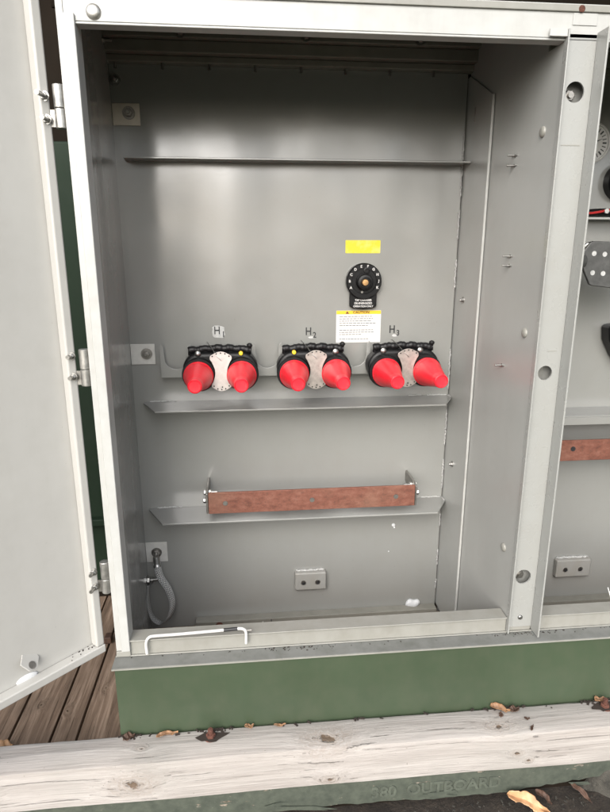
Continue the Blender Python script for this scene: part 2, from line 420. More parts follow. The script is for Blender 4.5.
# ceiling: stepped stiffeners and roof
mb = MB(); mb.box(XL, XE - .004, 1.744, YB + .008, .4705, .487); mb.box(XL, XE - .004, 1.722, YB + .008, .4875, .517); mb.box(XL, XE - .004, 1.705, YB + .008, .5175, .54)
mb.build('ceiling_stiffener', 'ceil', cab, bevel=.003)
rl = MB().box(XL - .03, XE + .03, 1.305, 2.33, .576, .60).build('roof_lid', 'brown', cab)
MB().box(XL - .03, XE + .03, 1.13, 1.3045, .60, .625, rotm('X', 0)).build('shading_overhang', 'brown', cab)  # unseen overhang, added to shade the gap above the header
MB().box(XL - .006, XE, 1.305, 1.312, .44, .5755).build('gap_shade_plate', 'brown', cab)  # dark plate added to stand for the shaded gap under the lid
for i in range(9): MB().cyl((-.325 + .1215 * i, 1.752, .4705), (-.325 + .1215 * i, 1.752, .456), .0035, 10).build('stud', 'dzinc', cab)
for x in (-.15, .17, .47):
    MB().bolt((x, 1.704, .53), FR, .008, .012).build('bolt', 'dzinc', cab)
for y, z in ((1.70, .505), (1.66, .545)):
    MB().bolt((XL, y, z), (1, 0, 0), .007, .018).build('bolt', 'dzinc', cab)
MB().bolt((-.331, YB, .432), FR, .008, .01).build('bolt', 'zinc', cab)

# front frame
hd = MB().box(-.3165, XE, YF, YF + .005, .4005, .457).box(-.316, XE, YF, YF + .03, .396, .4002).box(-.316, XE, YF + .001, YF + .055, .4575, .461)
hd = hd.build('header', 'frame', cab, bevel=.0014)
MB().box(-.316, XE, YF - .0045, YF - .0002, .4455, .4575).build('header_rim', 'sill', hd, bevel=.0015)
MB().domed((-.263, YF, .416), FR, .0135, .007).build('bolt', 'hinge', hd)
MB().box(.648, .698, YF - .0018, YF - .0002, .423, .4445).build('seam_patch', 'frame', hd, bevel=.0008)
MB().domed((.662, YF - .0046, .4505), FR, .0065, .0015).build('rust_spot', 'rust', hd)
# hinge-side post: outer plate and boxed flange
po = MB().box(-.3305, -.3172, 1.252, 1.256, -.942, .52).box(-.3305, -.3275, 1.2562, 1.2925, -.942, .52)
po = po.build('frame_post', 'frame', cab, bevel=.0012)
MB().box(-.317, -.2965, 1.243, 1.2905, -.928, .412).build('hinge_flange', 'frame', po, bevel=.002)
MB().box(-.3295, -.2965, 1.2455, 1.2515, -.9425, -.9285).build('foot_plate', 'sill', po, bevel=.0012)
# middle post, a folded channel with three bolt holes
def round_holes(x0, x1, z0, z1, holes, y, th):
    """plate with circular holes; built from strips between the holes"""
    mb = MB(); seg = 32; zs = z0
    for (hx, hz, r) in sorted(holes, key=lambda h: h[1]):
        a, b = hz - r * 1.35, hz + r * 1.35
        mb.box(x0, x1, y, y + th, zs, a)
        ring = []
        for k in range(seg):
            t = 2 * PI * k / seg + PI / 4; c, s_ = math.cos(t), math.sin(t)
            m_ = max(abs(c), abs(s_))
            ox = hx + (c / m_) * ((x1 - hx) if c > 0 else (hx - x0)); oz = hz + (s_ / m_) * r * 1.35
            ring.append(((hx + c * r, hz + s_ * r), (ox, oz)))
        vs = [[mb.bm.verts.new((p[0], yy, p[1])) for p in pr for yy in (y, y + th)] for pr in ring]
        for k in range(seg):
            i, j = vs[k], vs[(k + 1) % seg]
            mb.bm.faces.new([i[0], j[0], j[2], i[2]]); mb.bm.faces.new([i[1], i[3], j[3], j[1]]); mb.bm.faces.new([i[0], i[1], j[1], j[0]])
        zs = b
    mb.box(x0, x1, y, y + th, zs, z1); return mb
HOLES = ((.668, .305, .0195), (.668, -.271, .0165), (.668, -.788, .0195))
mp_ = round_holes(.6405, .7015, -.93, .408, HOLES, YF, .004).build('frame_post', 'post', cab)
MB().box(.6365, .640, 1.238, 1.254, -.9415, .414).build('flange', 'post', mp_, bevel=.001)
MB().box(.702, .706, 1.212, 1.315, -.938, .412).build('flange', 'post', mp_, bevel=.001)
MB().box(.6405, .7018, 1.278, 1.282, -.93, .40).build('rear_web', 'tank', mp_)
MB().box(.641, .7015, YF + .006, YF + .012, .4085, .418).build('top_slot', 'black', mp_)
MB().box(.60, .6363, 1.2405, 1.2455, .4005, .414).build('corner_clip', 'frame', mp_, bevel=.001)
for hx, hz, r in HOLES[::2]:
    mb = MB().lathe([(.0125, 0), (.0125, .004)], (hx - .003, 1.2778, hz - .003), FR, 24); mb.hexnut((hx - .003, 1.2737, hz - .003), FR, .0115, .010)
    mb.cyl((hx - .003, 1.2637, hz - .003), (hx - .003, 1.258, hz - .003), .006, 14)
    mb.build('bolt', 'dzinc', mp_)
MB().box(.655, .668, 1.262, 1.277, -.290, -.252).build('latch_keeper', 'zinc', mp_)
MB().domed((.671, YF, -.903), FR, .0065, .004).build('bolt', 'zinc', mp_)
MB().box(.650, .690, YF - .0006, YF - .0001, .205, .2068).build('scribed_mark', 'sill', mp_)
MB().box(.668, .690, YF - .0006, YF - .0001, -.222, -.2202).build('scribed_mark', 'sill', mp_)
# sill
sl = MB().box(-.298, .636, YF - .004, YF + .040, -.9035, -.9005).box(-.298, .636, YF + .0015, YF + .005, -.942, -.9037).box(-.298, .636, YF + .037, YF + .040, -.942, -.9037).build('sill', 'sill', cab, bevel=.0012)
MB().box(.7065, XE, YF - .004, YF + .040, -.9035, -.9005).box(.7065, XE, YF + .0015, YF + .005, -.942, -.9037).box(.7065, XE, YF + .037, YF + .040, -.942, -.9037).build('sill', 'sill', cab, bevel=.0012)
MB().box(.6405, .7018, YF + .002, YF + .03, -.942, -.931).build('sill', 'sill', cab, bevel=.001)
MB().box(-.332, XE, YF - .004, YF + .001, -.9432, -.9405).build('drip_strip', 'sill', cab, bevel=.002)
# outer shell, closing the box behind
MB().box(XE - .003, XE, 1.256, 2.3, -.9435, .575).box(XL - .006, XE, 2.3, 2.304, -.9435, .575).build('outer_shell', 'green', cab)

# shelves welded to the tank plate
def shelf(z, x0, x1, yf, ch_l, ch_r, right_y, bev=.0012, th=.005):
    pts = [(x0, YB - .0005), (x0, YB - .012), (x0 + ch_l, yf), (x1 - ch_r, yf), (x1, right_y), (x1, YB - .0005)]
    mt = Matrix(((1, 0, 0, 0), (0, 0, 1, 0), (0, 1, 0, z - th), (0, 0, 0, 1)))
    return MB().poly(pts, th, mt)
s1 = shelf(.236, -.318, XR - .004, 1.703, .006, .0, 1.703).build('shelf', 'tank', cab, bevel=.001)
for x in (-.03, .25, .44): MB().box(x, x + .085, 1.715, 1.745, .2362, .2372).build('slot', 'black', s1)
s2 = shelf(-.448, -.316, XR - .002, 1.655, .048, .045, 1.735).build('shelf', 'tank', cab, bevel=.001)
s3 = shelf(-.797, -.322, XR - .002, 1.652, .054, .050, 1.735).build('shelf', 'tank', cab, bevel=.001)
for s_, z in ((s2, -.448), (s3, -.797)):
    for x0, x1 in ((-.30, -.22), (.50, .545), (.56, .625)): bead(MB(), (x0, YB - .001, z + .001), (x1, YB - .001, z + .001), .0025).build('weld_bead', 'weld', s_)
    bead(MB(), (XR - .003, 1.765, z), (XR - .003, 1.738, z), .003).build('weld_bead', 'weld', s_)
# angle iron along the foot of the tank plate
ai = MB().box(-.195, XR - .006, 1.735, 1.740, -1.234, -1.200).box(-.195, XR - .006, 1.7405, YB - .0005, -1.205, -1.200).build('foot_angle', 'ceil', cab, bevel=.0012)
MB().box(.055, .058, 1.7345, 1.7349, -1.23, -1.202).build('saw_cut', 'black', ai)
MB().bolt((-.117, 1.735, -1.214), FR, .007, .004).build('bolt', 'rust', ai)
MB().domed((.028, 1.7348, -1.212), FR, .004, .003).build('rivet', 'dzinc', ai)
MB().box(.72, XE - .01, 1.735, 1.740, -1.234, -1.200).box(.72, XE - .01, 1.7405, YB - .0005, -1.205, -1.200).build('foot_angle', 'ceil', cab, bevel=.0012)
# ground pads
def pad(x0, x1, z0, z1, holes):
    p = MB().box(x0, x1, YB - .022, YB - .0004, z0, z1).build('ground_pad', 'bare', cab, bevel=.004, seg=3)
    for hx in holes:
        MB().lathe([(.0085, 0), (.0085, .001), (.0055, .0012)], (hx, YB - .0222, (z0 + z1) / 2 - .003), FR, 20).build('bolt_hole', 'zinc', p)
        MB().lathe([(.0052, 0), (.0052, .0004)], (hx + .001, YB - .0238, (z0 + z1) / 2 - .005), FR, 16).build('bolt_hole', 'black', p)
    wb = MB(); bead(wb, (x0 + .004, YB - .004, z1 + .002), (x1 - .004, YB - .004, z1 + .002), .0042, .005, .002); wb.build('weld_seam', 'weld', p)
pad(.138, .243, -1.108, -1.045, (.166, .214))
pad(1.052, 1.178, -1.113, -1.048, (1.085, 1.14))
# small square mounting brackets at the hinge side of the tank plate
def bracket(x0, x1, z0, z1, bx, bz, m):
    b = MB().box(x0, x1, YB - .004, YB - .0004, z0, z1).build('mounting_bracket', m, cab, bevel=.0012)
    MB().bolt((bx, YB - .004, bz), FR, .0095, .008).build('bolt', 'dzinc', b)
bracket(XL + .001, -.272, .321, .376, -.301, .352, 'galv')
bracket(XL + .001, -.274, -.332, -.271, -.298, -.300, 'brk')
bracket(XL + .001, -.276, -.985, -.916, -.310, -.951, 'brk')
# parking stands: sheet with U shaped cut-outs, standing off the plate
def stand(x0, x1):
    w = .036; pts = [(x0, -.367), (x0, -.272), (x0 + .004, -.266), (x0 + .010, -.274), (x0 + .013, -.312)]
    cx = (x0 + x1) / 2; r = (x1 - x0) / 2 - .013
    for k in range(13):
        a = PI + PI * k / 12; pts.append((cx + r * math.cos(a), -.312 + r * .95 * math.sin(a)))
    pts += [(x1 - .010, -.274), (x1 - .004, -.266), (x1, -.272), (x1, -.367)]
    mb = MB().poly(pts, .004, Matrix.Translation((0, 1.733, 0)))
    mb.box(x0, x1, 1.7375, YB - .0004, -.367, -.363)
    mb.build('parking_stand', 'tank', cab, bevel=.0009)
stand(-.255, -.165); stand(.012, .103); stand(.277, .368)
for x0, x1 in ((-.1648, .0118), (.1032, .2768)):
    MB().box(x0, x1, 1.733, 1.737, -.367, -.345).box(x0, x1, 1.7375, YB - .0004, -.367, -.363).build('stand_rail', 'tank', cab, bevel=.0009)
# right-hand compartment shelves
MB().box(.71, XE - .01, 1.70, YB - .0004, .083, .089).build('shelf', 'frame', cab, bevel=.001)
MB().box(.71, XE - .01, 1.67, YB - .0004, -.506, -.500).box(.71, XE - .01, 1.67, 1.674, -.530, -.5062).build('shelf', 'tank', cab, bevel=.001)

# ---- door (child of the cabinet), swung outward
ANG = math.radians(45.8)
HP = Vector((-.369, 1.25, 0))
DT = Vector((-math.sin(ANG), -math.cos(ANG), 0)); DN = Vector((math.cos(ANG), -math.sin(ANG), 0))
DM = Matrix(((DT.x, -DN.x, 0, HP.x), (DT.y, -DN.y, 0, HP.y), (0, 0, 1, 0), (0, 0, 0, 1)))  # local: x along door, y = away from viewer, z up
def dbox(mb, *a): return mb.box(*a, mtx=DM)
def dpt(t, off, z): return DM @ Vector((t, off, z))
TOP = .46; BOT = -.937
dr = dbox(MB(), -.012, .80, .0272, .0300, BOT + .002, TOP).build('door', 'door', cab)
MB_ = MB(); dbox(MB_, -.016, .005, .0002, .0268, BOT + .0215, TOP); MB_.build('door_edge', 'door', dr, bevel=.005, seg=3)
MB_ = MB(); dbox(MB_, -.018, .80, .0002, .0268, BOT, BOT + .021); MB_.build('door_edge', 'door', dr, bevel=.0035, seg=3)
MB_ = MB(); dbox(MB_, -.019, .80, .0303, .0330, BOT - .001, TOP); MB_.build('door_skin', 'green', dr)
for t, z, L in ((.003, .276, .030), (.012, .236, .016), (.006, -.215, .014), (.009, -.259, .014), (.006, -.717, .014), (.003, -.755, .022)):
    mb = MB(); p = dpt(-.006, .0002, z); n = Vector(DN)
    d = (n * .55 + DT * .75).normalized()
    mb.lathe([(.0088, 0), (.0088, .0018)], p, d, 20); mb.hexnut(p + d * .002, d, .0068, .006); mb.cyl(p + d * .009, p + d * (.009 + L * .7), .0042, 12)
    mb.build('bolt', 'zinc', dr)
mb = MB(); pts = [(-.025, .020), (.017, .020), (.026, -.004), (.016, -.020), (-.010, -.020), (-.022, -.004)]
tabm = DM @ Matrix.Translation((.150, .020, -.868)) @ rotm('Z', math.radians(-25)) @ rotm('X', math.radians(-38)) @ rotm('Y', math.radians(40))
mb.poly(pts, .003, tabm); mb.build('padlock_tab', 'door', dr, bevel=.001)
mb = MB(); mb.lathe([(.0085, 0), (.0085, .0006)], tabm @ Vector((.012, -.0006, -.006)), tabm.to_3x3() @ Vector((0, -1, 0)), 20); mb.build('tab_hole', 'dzinc', dr)
mb = MB(); bmesh.ops.create_uvsphere(mb.bm, u_segments=20, v_segments=10, radius=1, matrix=DM @ Matrix.Translation((.160, .0255, -.914)) @ Matrix.Diagonal((.024, .004, .010, 1)))
mb.build('sealant_lump', 'caulk', dr)
mb = MB()
for k in range(15):
    L = random.uniform(.0006, .002); t_ = abs(random.gauss(0, .03)) + .004
    mb.box(-L, L, -L * .6, L * .5, 0, .0012, DM @ Matrix.Translation((t_, random.uniform(.006, .026), BOT + .0211)) @ rotm('Z', random.uniform(0, PI)))
g0 = mb.build('flange_grit', 'gouge', dr, smooth=False); g0['kind'] = 'stuff'
# hinges
for z0, z1 in ((.297, .222), (-.203, -.280), (-.697, -.775)):
    zm = (z0 + z1) / 2 - .003
    hg = MB().lathe([(.0095, 0), (.0105, .001), (.0105, z0 - zm - .001), (.0095, z0 - zm)], (-.3415, 1.262, zm + .0006), (0, 0, 1), 22).build('hinge', 'hinge', cab)
    MB().lathe([(.0095, 0), (.0105, .001), (.0105, zm - z1 - .001), (.0095, zm - z1)], (-.3415, 1.262, z1 - .0006), (0, 0, 1), 22).build('knuckle', 'hinge', hg)
    MB().box(-.3325, -.3312, 1.258, 1.286, zm, z0 - .004).build('hinge_leaf', 'dzinc', hg)
    MB().box(-.362, -.351, 1.2605, 1.2635, z1 + .002, z1 + .032).build('hinge_leaf', 'dzinc', hg)

# ------------------------------------------------------------------ pedestal and what stands round it
pd = thing('pedestal', 'green painted steel pedestal under the grey cabinet, grey dust along its top edge', 'pedestal', (.62, 1.75, -1.235))
MB().box(-.328, XE + .02, 1.209, 1.24, -1.2345, -.9490).build('front_panel', 'green', pd, bevel=.002)
MB().poly([(-.328, 1.2405), (-.3305, 1.293), (XL - .0065, YB), (XL - .0065, 2.29), (XL - .012, 2.29), (XL - .012, YB), (-.336, 1.293), (-.334, 1.2405)], .2855, Matrix.Translation((0, 0, -1.2345)) @ XYP).build('side_panel', 'green', pd)
MB().box(XE - .01, XE + .02, 1.2405, 2.3, -1.2345, -.9490).build('side_panel', 'green', pd)
MB().box(-.334, XE + .02, 1.2060, 1.29, -.9485, -.9440).build('top_ledge', 'ledge', pd, bevel=.001)
MB().box(-.334, XE + .02, 1.2042, 1.2058, -.9480, -.9444).build('ledge_edge', 'sill', pd)

KN = ((.165, 1.148, -1.13, .024), (.59, 1.145, -1.13, .014), (.169, 1.117, -1.222, .010), (-.284, 1.117, -1.188, .020), (.63, 1.117, -1.19, .007), (.66, 1.117, -1.213, .005), (-.62, 1.117, -1.19, .012), (-.27, 1.16, -1.13, .005), (1.0, 1.117, -1.18, .012))
kn = [(x - .3, y - 1.16, z + 1.235, r) for x, y, z, r in KN]
M['timber'] = wood('weathered_timber', ((.225, .20, .18), (.34, .315, .292), (.44, .41, .385)), 0, kn, cracks=.75, stain=.35, staincol=(.24, .235, .215))
mb = MB(); nx = 90
prof = [(1.117, -1.2345), (1.117, -1.2320), (1.1172, -1.18), (1.1175, -1.136), (1.119, -1.1318), (1.1235, -1.1300), (1.16, -1.1303), (1.197, -1.1300), (1.2015, -1.1322), (1.2035, -1.137), (1.2035, -1.2345)]
rows = []
for i in range(nx + 1):
    x = -1.15 + 2.7 * i / nx
    w = .0012 * math.sin(x * 5.1) + .0008 * math.sin(x * 13.7 + 1)
    rows.append([mb.bm.verts.new((x, y + (w if y < 1.15 else 0) + random.uniform(-.0004, .0004), z + (.0012 * math.sin(x * 4.3 + 2) + random.uniform(-.0005, .0005) if z > -1.2 else 0))) for y, z in prof])
for a, b in zip(rows, rows[1:]):
    for k in range(len(prof)): 
        j = (k + 1) % len(prof); mb.bm.faces.new([a[k], a[j], b[j], b[k]])
mb.bm.faces.new(rows[0]); mb.bm.faces.new(rows[-1][::-1])
tb = mb.build('timber_beam', 'timber', origin=(.3, 1.16, -1.235))
tag(tb, 'weathered pale square timber beam lying in front of the green pedestal', 'timber')
for x, y in ((-.111, 1.178), (.884, 1.178)):
    mb = MB().lathe([(.017, 0), (.0165, .002)], (x, y, -1.1298), (0, 0, 1), 22); mb.hexnut((x, y, -1.1276), (0, 0, 1), .0115, .009); mb.lathe([(.0065, 0), (.0065, .012), (.004, .014)], (x, y, -1.1186), (0, 0, 1), 14)
    mb.build('lag_bolt', 'rust', tb, bevel=.0008)
    mb = MB(); pts = []
    for k in range(18):
        a = 2 * PI * k / 18; r = (.026 if k % 9 < 7 else .03) * random.uniform(.7, 1.1); pts.append((r * math.cos(a) * (1.5 if abs(math.cos(a)) > .8 else 1), r * math.sin(a) * .72))
    mb.poly(pts, .0004, Matrix.Translation((x, y, -1.1280)) @ rotm('X', PI / 2)); mb.build('bolt_gouge', 'gouge', tb)

# deck boards running away under the cabinet
M['deckwood'] = wood('brown_deck_boards', ((.045, .027, .017), (.19, .127, .088), (.45, .335, .25)), 1, ((-.52, 1.42, 0, .006), (-.435, 1.50, 0, .005), (-.60, 1.45, 0, .005)), cracks=1., gscale=1.5, stain=.5, staincol=(.10, .075, .055))
mb = MB(); x = -2.0
xs = [-2.0, -1.86, -1.72, -1.58, -1.44, -1.30, -1.16, -1.02, -.88, -.755, -.645, -.537, -.470, -.332, -.19, -.05, .09, .23, .37, .51, .65, .79, .93, 1.07, 1.21, 1.35, 1.49, 1.63, 1.77]
for a, b in zip(xs, xs[1:]):
    mb.box(a + .0028, b - .0028, 1.125, 2.9, -1.262, -1.2352 + random.uniform(-.0012, .0004))
tag(mb.build('wooden_deck', 'deckwood', origin=(0, 0, -1.235), bevel=.002), None, None, kind='structure')
mb = MB().box(-2, 1.78, 1.14, 2.9, -1.33, -1.275); tag(mb.build('deck_substructure', 'brown'), None, None, kind='structure')

# peeling green board under the timber, with raised letters
mb = MB(); n = 140; rows = []
for i in range(n + 1):
    x = -1.15 + 2.4 * i / n
    e = -1.309 + .004 * math.sin(x * 9) + random.uniform(-.003, .003) + (.02 * max(0, (x - .60) / .3) if x > .6 else 0)
    rows.append([mb.bm.verts.new(p) for p in ((x, 1.1225, -1.2362), (x, 1.1215 + random.uniform(-.0006, .0006), -1.255), (x, 1.1215 + random.uniform(-.001, .001), -1.285), (x, 1.1225, e), (x, 1.136, e + .002), (x, 1.136, -1.2362))])
for a, b in zip(rows, rows[1:]):
    for k in range(6): mb.bm.faces.new([a[k], a[(k + 1) % 6], b[(k + 1) % 6], b[k]])
mb.bm.faces.new(rows[0]); mb.bm.faces.new(rows[-1][::-1])
gb = mb.build('painted_board', 'peel', origin=(.05, 1.13, -1.309))
tag(gb, 'green board with peeling paint and faint raised letters under the pale timber beam', 'board')
MB().text('380', (.302, 1.1203, -1.2765), .044, .0012, sx=.95, bold=.0012).text('OUTBOARD', (.478, 1.1203, -1.2755), .044, .0012, sx=.98, bold=.0012).build('lettering', 'letter', gb)
for k in range(7):
    x = random.choice((-.25, .04, .15, .36, .385, .62, .75)) + random.uniform(-.03, .03)
    pts = [(0, 0), (.03 + random.random() * .05, .004), (.09 * random.random() + .05, -.004), (.02, -.009)]
    MB().poly(pts, .0012, Matrix.Translation((x, 1.117, -1.295 + random.random() * .012)) @ rotm('Y', random.uniform(-.1, .25)) @ rotm('Z', random.uniform(.0, .06))).build('paint_flake', 'peel', gb)

# ground
mb = MB(); g = 44
def hgt(x, y): return .006 * math.sin(x * 23 + y * 7) + .005 * math.sin(x * 41 - y * 31) + random.uniform(-.004, .004)
xs_ = [-400, -60, -12, -4] + [-2 + 4.2 * i / 90 for i in range(91)] + [4, 12, 60, 400]
ys_ = [-400, -60, -12, -3, -1, .2] + [.7 + .5 * i / 22 for i in range(23)] + [3, 12, 60, 400]
grid = [[mb.bm.verts.new((x, y, -1.335 + (hgt(x, y) if (-2 < x < 2.2 and .7 < y < 1.13) else 0))) for y in ys_] for x in xs_]
for i in range(len(xs_) - 1):
    for j in range(len(ys_) - 1): mb.bm.faces.new([grid[i][j], grid[i + 1][j], grid[i + 1][j + 1], grid[i][j + 1]])
tag(mb.build('ground', 'soil', origin=(0, 0, -1.335), recalc=True), None, None, kind='structure')
# a rough root/stone lump at the right end
mb = MB(); bmesh.ops.create_icosphere(mb.bm, subdivisions=4, radius=1, matrix=Matrix.Translation((.93, 1.145, -1.335)) @ Matrix.Diagonal((.11, .05, .075, 1)))
for v in mb.bm.verts: v.co += Vector((math.sin(v.co.z * 90), math.sin(v.co.x * 70), math.sin(v.co.x * 55 + v.co.y * 80))) * .006
M['rock'] = simple('grey_brown_stone', (.04, .037, .03), .9, 0, 40, .5, .8, dist=.006)
tag(mb.build('stone', 'rock'), 'dark grey brown stone on the soil at the right end of the green board', 'stone')

# background seen through the door gap
gp = thing('green_utility_box', 'dark green steel utility box seen through the gap beside the open door', 'utility box', (-1.15, 2.1, -1.235))
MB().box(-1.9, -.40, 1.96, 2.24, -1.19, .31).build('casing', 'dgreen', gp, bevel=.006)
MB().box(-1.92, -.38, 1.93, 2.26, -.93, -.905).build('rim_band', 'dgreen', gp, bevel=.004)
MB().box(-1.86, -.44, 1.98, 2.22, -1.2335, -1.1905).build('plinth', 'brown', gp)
fn = thing('board_fence', 'dark brown close boarded fence behind the green box', 'fence', (-.4, 2.82, -1.235))
mb = MB()
for i in range(26): mb.box(-3.2 + i * .16, -3.2 + i * .16 + .154, 2.78, 2.80, -1.22, 1.0 + random.uniform(-.01, .01))
mb.build('boards', 'brown', fn); MB().box(-3.2, .96, 2.801, 2.84, .5, .58).box(-3.2, .96, 2.801, 2.84, -.8, -.72).build('rail', 'brown', fn)
tag(MB().box(-.485, -.462, 1.70, 1.73, -1.2345, -1.212).build('wood_block', 'dleaf', bevel=.003), 'small dark block lying on the deck boards beside the pedestal', 'block')

# ------------------------------------------------------------------ bushings with red caps
def bushing(cx, label, plate_mat, yellow, silver):
    zc = -.344; t = thing('capped_bushing', label, 'bushing', (cx, YB, zc), 'bushing pairs with red caps')
    pts = []
    for k in range(13): a = -PI / 2 + PI * k / 12; pts.append((cx + .058 + .049 * math.cos(a), zc + .011 + .049 * math.sin(a)))
    for k in range(13): a = PI / 2 + PI * k / 12; pts.append((cx - .058 + .049 * math.cos(a), zc + .011 + .049 * math.sin(a)))
    MB().poly(pts, .058, Matrix.Translation((0, 1.670, 0))).build('insert_body', 'rubber', t, bevel=.012, seg=4)
    MB().box(cx - .082, cx + .082, 1.686, 1.735, zc + .02, zc + .066).build('bail_seat', 'rubber', t, bevel=.006, seg=3)
    MB().box(cx - .075, cx + .075, 1.7285, YB - .0003, zc - .035, zc + .06).build('well_flange', 'rubber', t, bevel=.008, seg=3)
    for s in (-1, 1):
        c = MB().lathe([(.0375, 0), (.0375, .012), (.0415, .013), (.0418, .017), (.0412, .021), (.0395, .0225), (.0390, .030), (.0362, .046), (.0315, .070), (.0262, .096), (.0230, .112), (.0212, .119), (.0202, .124), (.0196, .140), (.0187, .1445), (.0165, .1465), (.0150, .1445), (0, .1438)],
                       (cx + s * .060, 1.652, zc), FR, 56, caps=True)
        c.build('red_cap', 'red', t)
        MB().lathe([(.0455, 0), (.0480, .003), (.0480, .014), (.0455, .018)], (cx + s * .060, 1.6698, zc), FR, 48).build('sleeve', 'rubber', t)
    # waisted identification plate between the caps
    pts = []
    def arc(x0, z0, x1, z1, bulge, n=8):
        for k in range(n):
            u = k / n; pts.append((x0 + (x1 - x0) * u + bulge[0] * math.sin(PI * u), z0 + (z1 - z0) * u + bulge[1] * math.sin(PI * u)))
    arc(-.029, .046, .029, .046, (0, .012)); arc(.029, .046, .026, .030, (.003, 0), 4); arc(.026, .030, .024, -.030, (-.0085, 0)); arc(.024, -.030, .027, -.043, (.002, 0), 4)
    arc(.027, -.043, -.027, -.043, (0, -.012)); arc(-.027, -.043, -.024, -.030, (-.002, 0), 4); arc(-.024, -.030, -.026, .030, (.0085, 0)); arc(-.026, .030, -.029, .046, (-.003, 0), 4)
    pl = MB().poly(pts, .002, Matrix.Translation((cx + .003, 1.640, zc + .010))).build('identification_plate', plate_mat, t, bevel=.0005)
    mb = MB()
    for dx, dz in ((-.023, .045), (-.012, .052), (0, .054), (.012, .052), (.023, .045), (-.021, -.040), (-.011, -.048), (0, -.050), (.011, -.048), (.021, -.040), (.002, -.043)):
        mb.lathe([(.0021, 0), (.0021, .0004)], (cx + .003 + dx, 1.6398, zc + .010 + dz), FR, 10)
    mb.build('punch_marks', 'black', pl)
    MB().cyl((cx + .003, 1.6425, zc), (cx + .003, 1.669, zc), .008, 14).build('plate_stem', 'dzinc', pl)
    # corrugated bail across the top
    pp, rr = [], []
    for k in range(61):
        u = k / 60; x = cx - .088 + .176 * u
        pp.append((x, 1.690, zc + .064 + .006 * math.sin(PI * u) + .0015 * math.sin(u * 31))); rr.append(.0105 + .0006 * math.sin(k * 1.7) + .0008 * math.sin(k * .7))
    MB().tube(pp, .009, 12, rr).build('bail', 'rubber', t)
    mb = MB(); mb.cyl((cx + .081, 1.692, zc + .052), (cx + .084, 1.686, zc + .074), .0065, 12); mb.lathe([(.007, 0), (.0085, .003), (.008, .006), (.005, .009)], (cx + .084, 1.686, zc + .074), (.1, -.3, 1), 14)
    mb.cyl((cx - .084, 1.692, zc + .052), (cx - .083, 1.688, zc + .066), .0075, 12)
    mb.build('bail_clamp', 'rubber', t)
    for sx, m in ((yellow, 'yel'), (silver, 'zinc')):
        if sx is not None:
            for q in (sx if isinstance(sx, tuple) else (sx,)):
                MB().lathe([(.0085 if m == 'zinc' else .0062, 0), (.0085 if m == 'zinc' else .0062, .006), (.005, .009), (0, .010)], (cx + q, 1.672, zc + .058), FR, 18).build('clip_bolt' if m == 'zinc' else 'yellow_button', m, t)
    MB().tube(bez([(cx - .036, 1.690, zc + .088), (cx - .022, 1.665, zc + .075), (cx - .010, 1.642, zc + .058), (cx + .004, 1.637, zc + .045)], 8), .0012, 8).build('wire', 'zinc', t)
    return t
bushing(-.0785, 'black bushing pair with red conical caps and a pale plate, below the H1 mark', 'wplate', .059, -.062)
bushing(.190, 'black bushing pair with red conical caps, below the H2 mark, between the other two pairs', 'plate', -.058, .062)
bushing(.4565, 'black bushing pair with red conical caps, below the H3 mark beside the barrier sheet', 'plate', None, (-.064, .045))

# ------------------------------------------------------------------ tap changer dial
tc = thing('tap_changer', 'round black tap changer dial with white letters and a bronze centre', 'dial', (.346, YB, -.087))
cx, cz = .3465, -.092
MB().lathe([(.0515, 0), (.0525, .002), (.0525, .020), (.0495, .0235), (.037, .0235), (.036, .021), (.025, .021), (.024, .023)], (cx, YB - .0003, cz), FR, 64).build('dial_disc', 'dial', tc)
pts = [(-.041, .0), (.041, .0), (.0405, -.062), (.030, -.068), (.0, -.071), (-.030, -.068), (-.0405, -.062)]
MB().poly([(cx + x, cz + z - .012) for x, z in pts], .015, Matrix.Translation((0, YB - .0155, 0))).build('legend_tab', 'dial', tc, bevel=.003)
kb = MB().lathe([(.024, 0), (.0235, .014), (.021, .020), (.015, .021), (.0145, .016), (0, .016)], (cx, YB - .0235, cz - .002), FR, 40).build('knob', 'dial', tc)
MB().lathe([(.0095, 0), (.0095, .010), (.0080, .012), (0, .0125)], (cx - .002, YB - .0400, cz - .002), FR, 24).build('spindle', 'bronze', kb)
MB().lathe([(.0095, 0), (.0095, .004), (.0065, .0045), (.0060, .001), (0, .001)], (cx + .007, YB - .0212, cz + .031), FR, 24).build('locking_screw', 'dial', tc)
MB().lathe([(.0035, 0), (.0035, .003)], (cx - .006, YB - .0212, cz - .031), FR, 12).build('pointer_stop', 'dzinc', tc)
mb = MB()
for k, ch in enumerate('ABCDEFGHJK'):
    a = math.radians(205 - k * 25.5); r = .0435
    mb.text(ch, (cx + r * math.cos(a), YB - .0240, cz + r * math.sin(a)), .0105, .0002, bold=.0003)
mb.text('TAP CHANGER', (cx, YB - .0160, cz - .0555), .0078, .0002, sx=.95, bold=.0002).text('DE-ENERGIZED', (cx, YB - .0160, cz - .0645), .0080, .0002, sx=.98, bold=.0002).text('OPERATION ONLY', (cx, YB - .0160, cz - .0735), .0078, .0002, sx=.9, bold=.0002)
mb.build('lettering', 'white', tc)

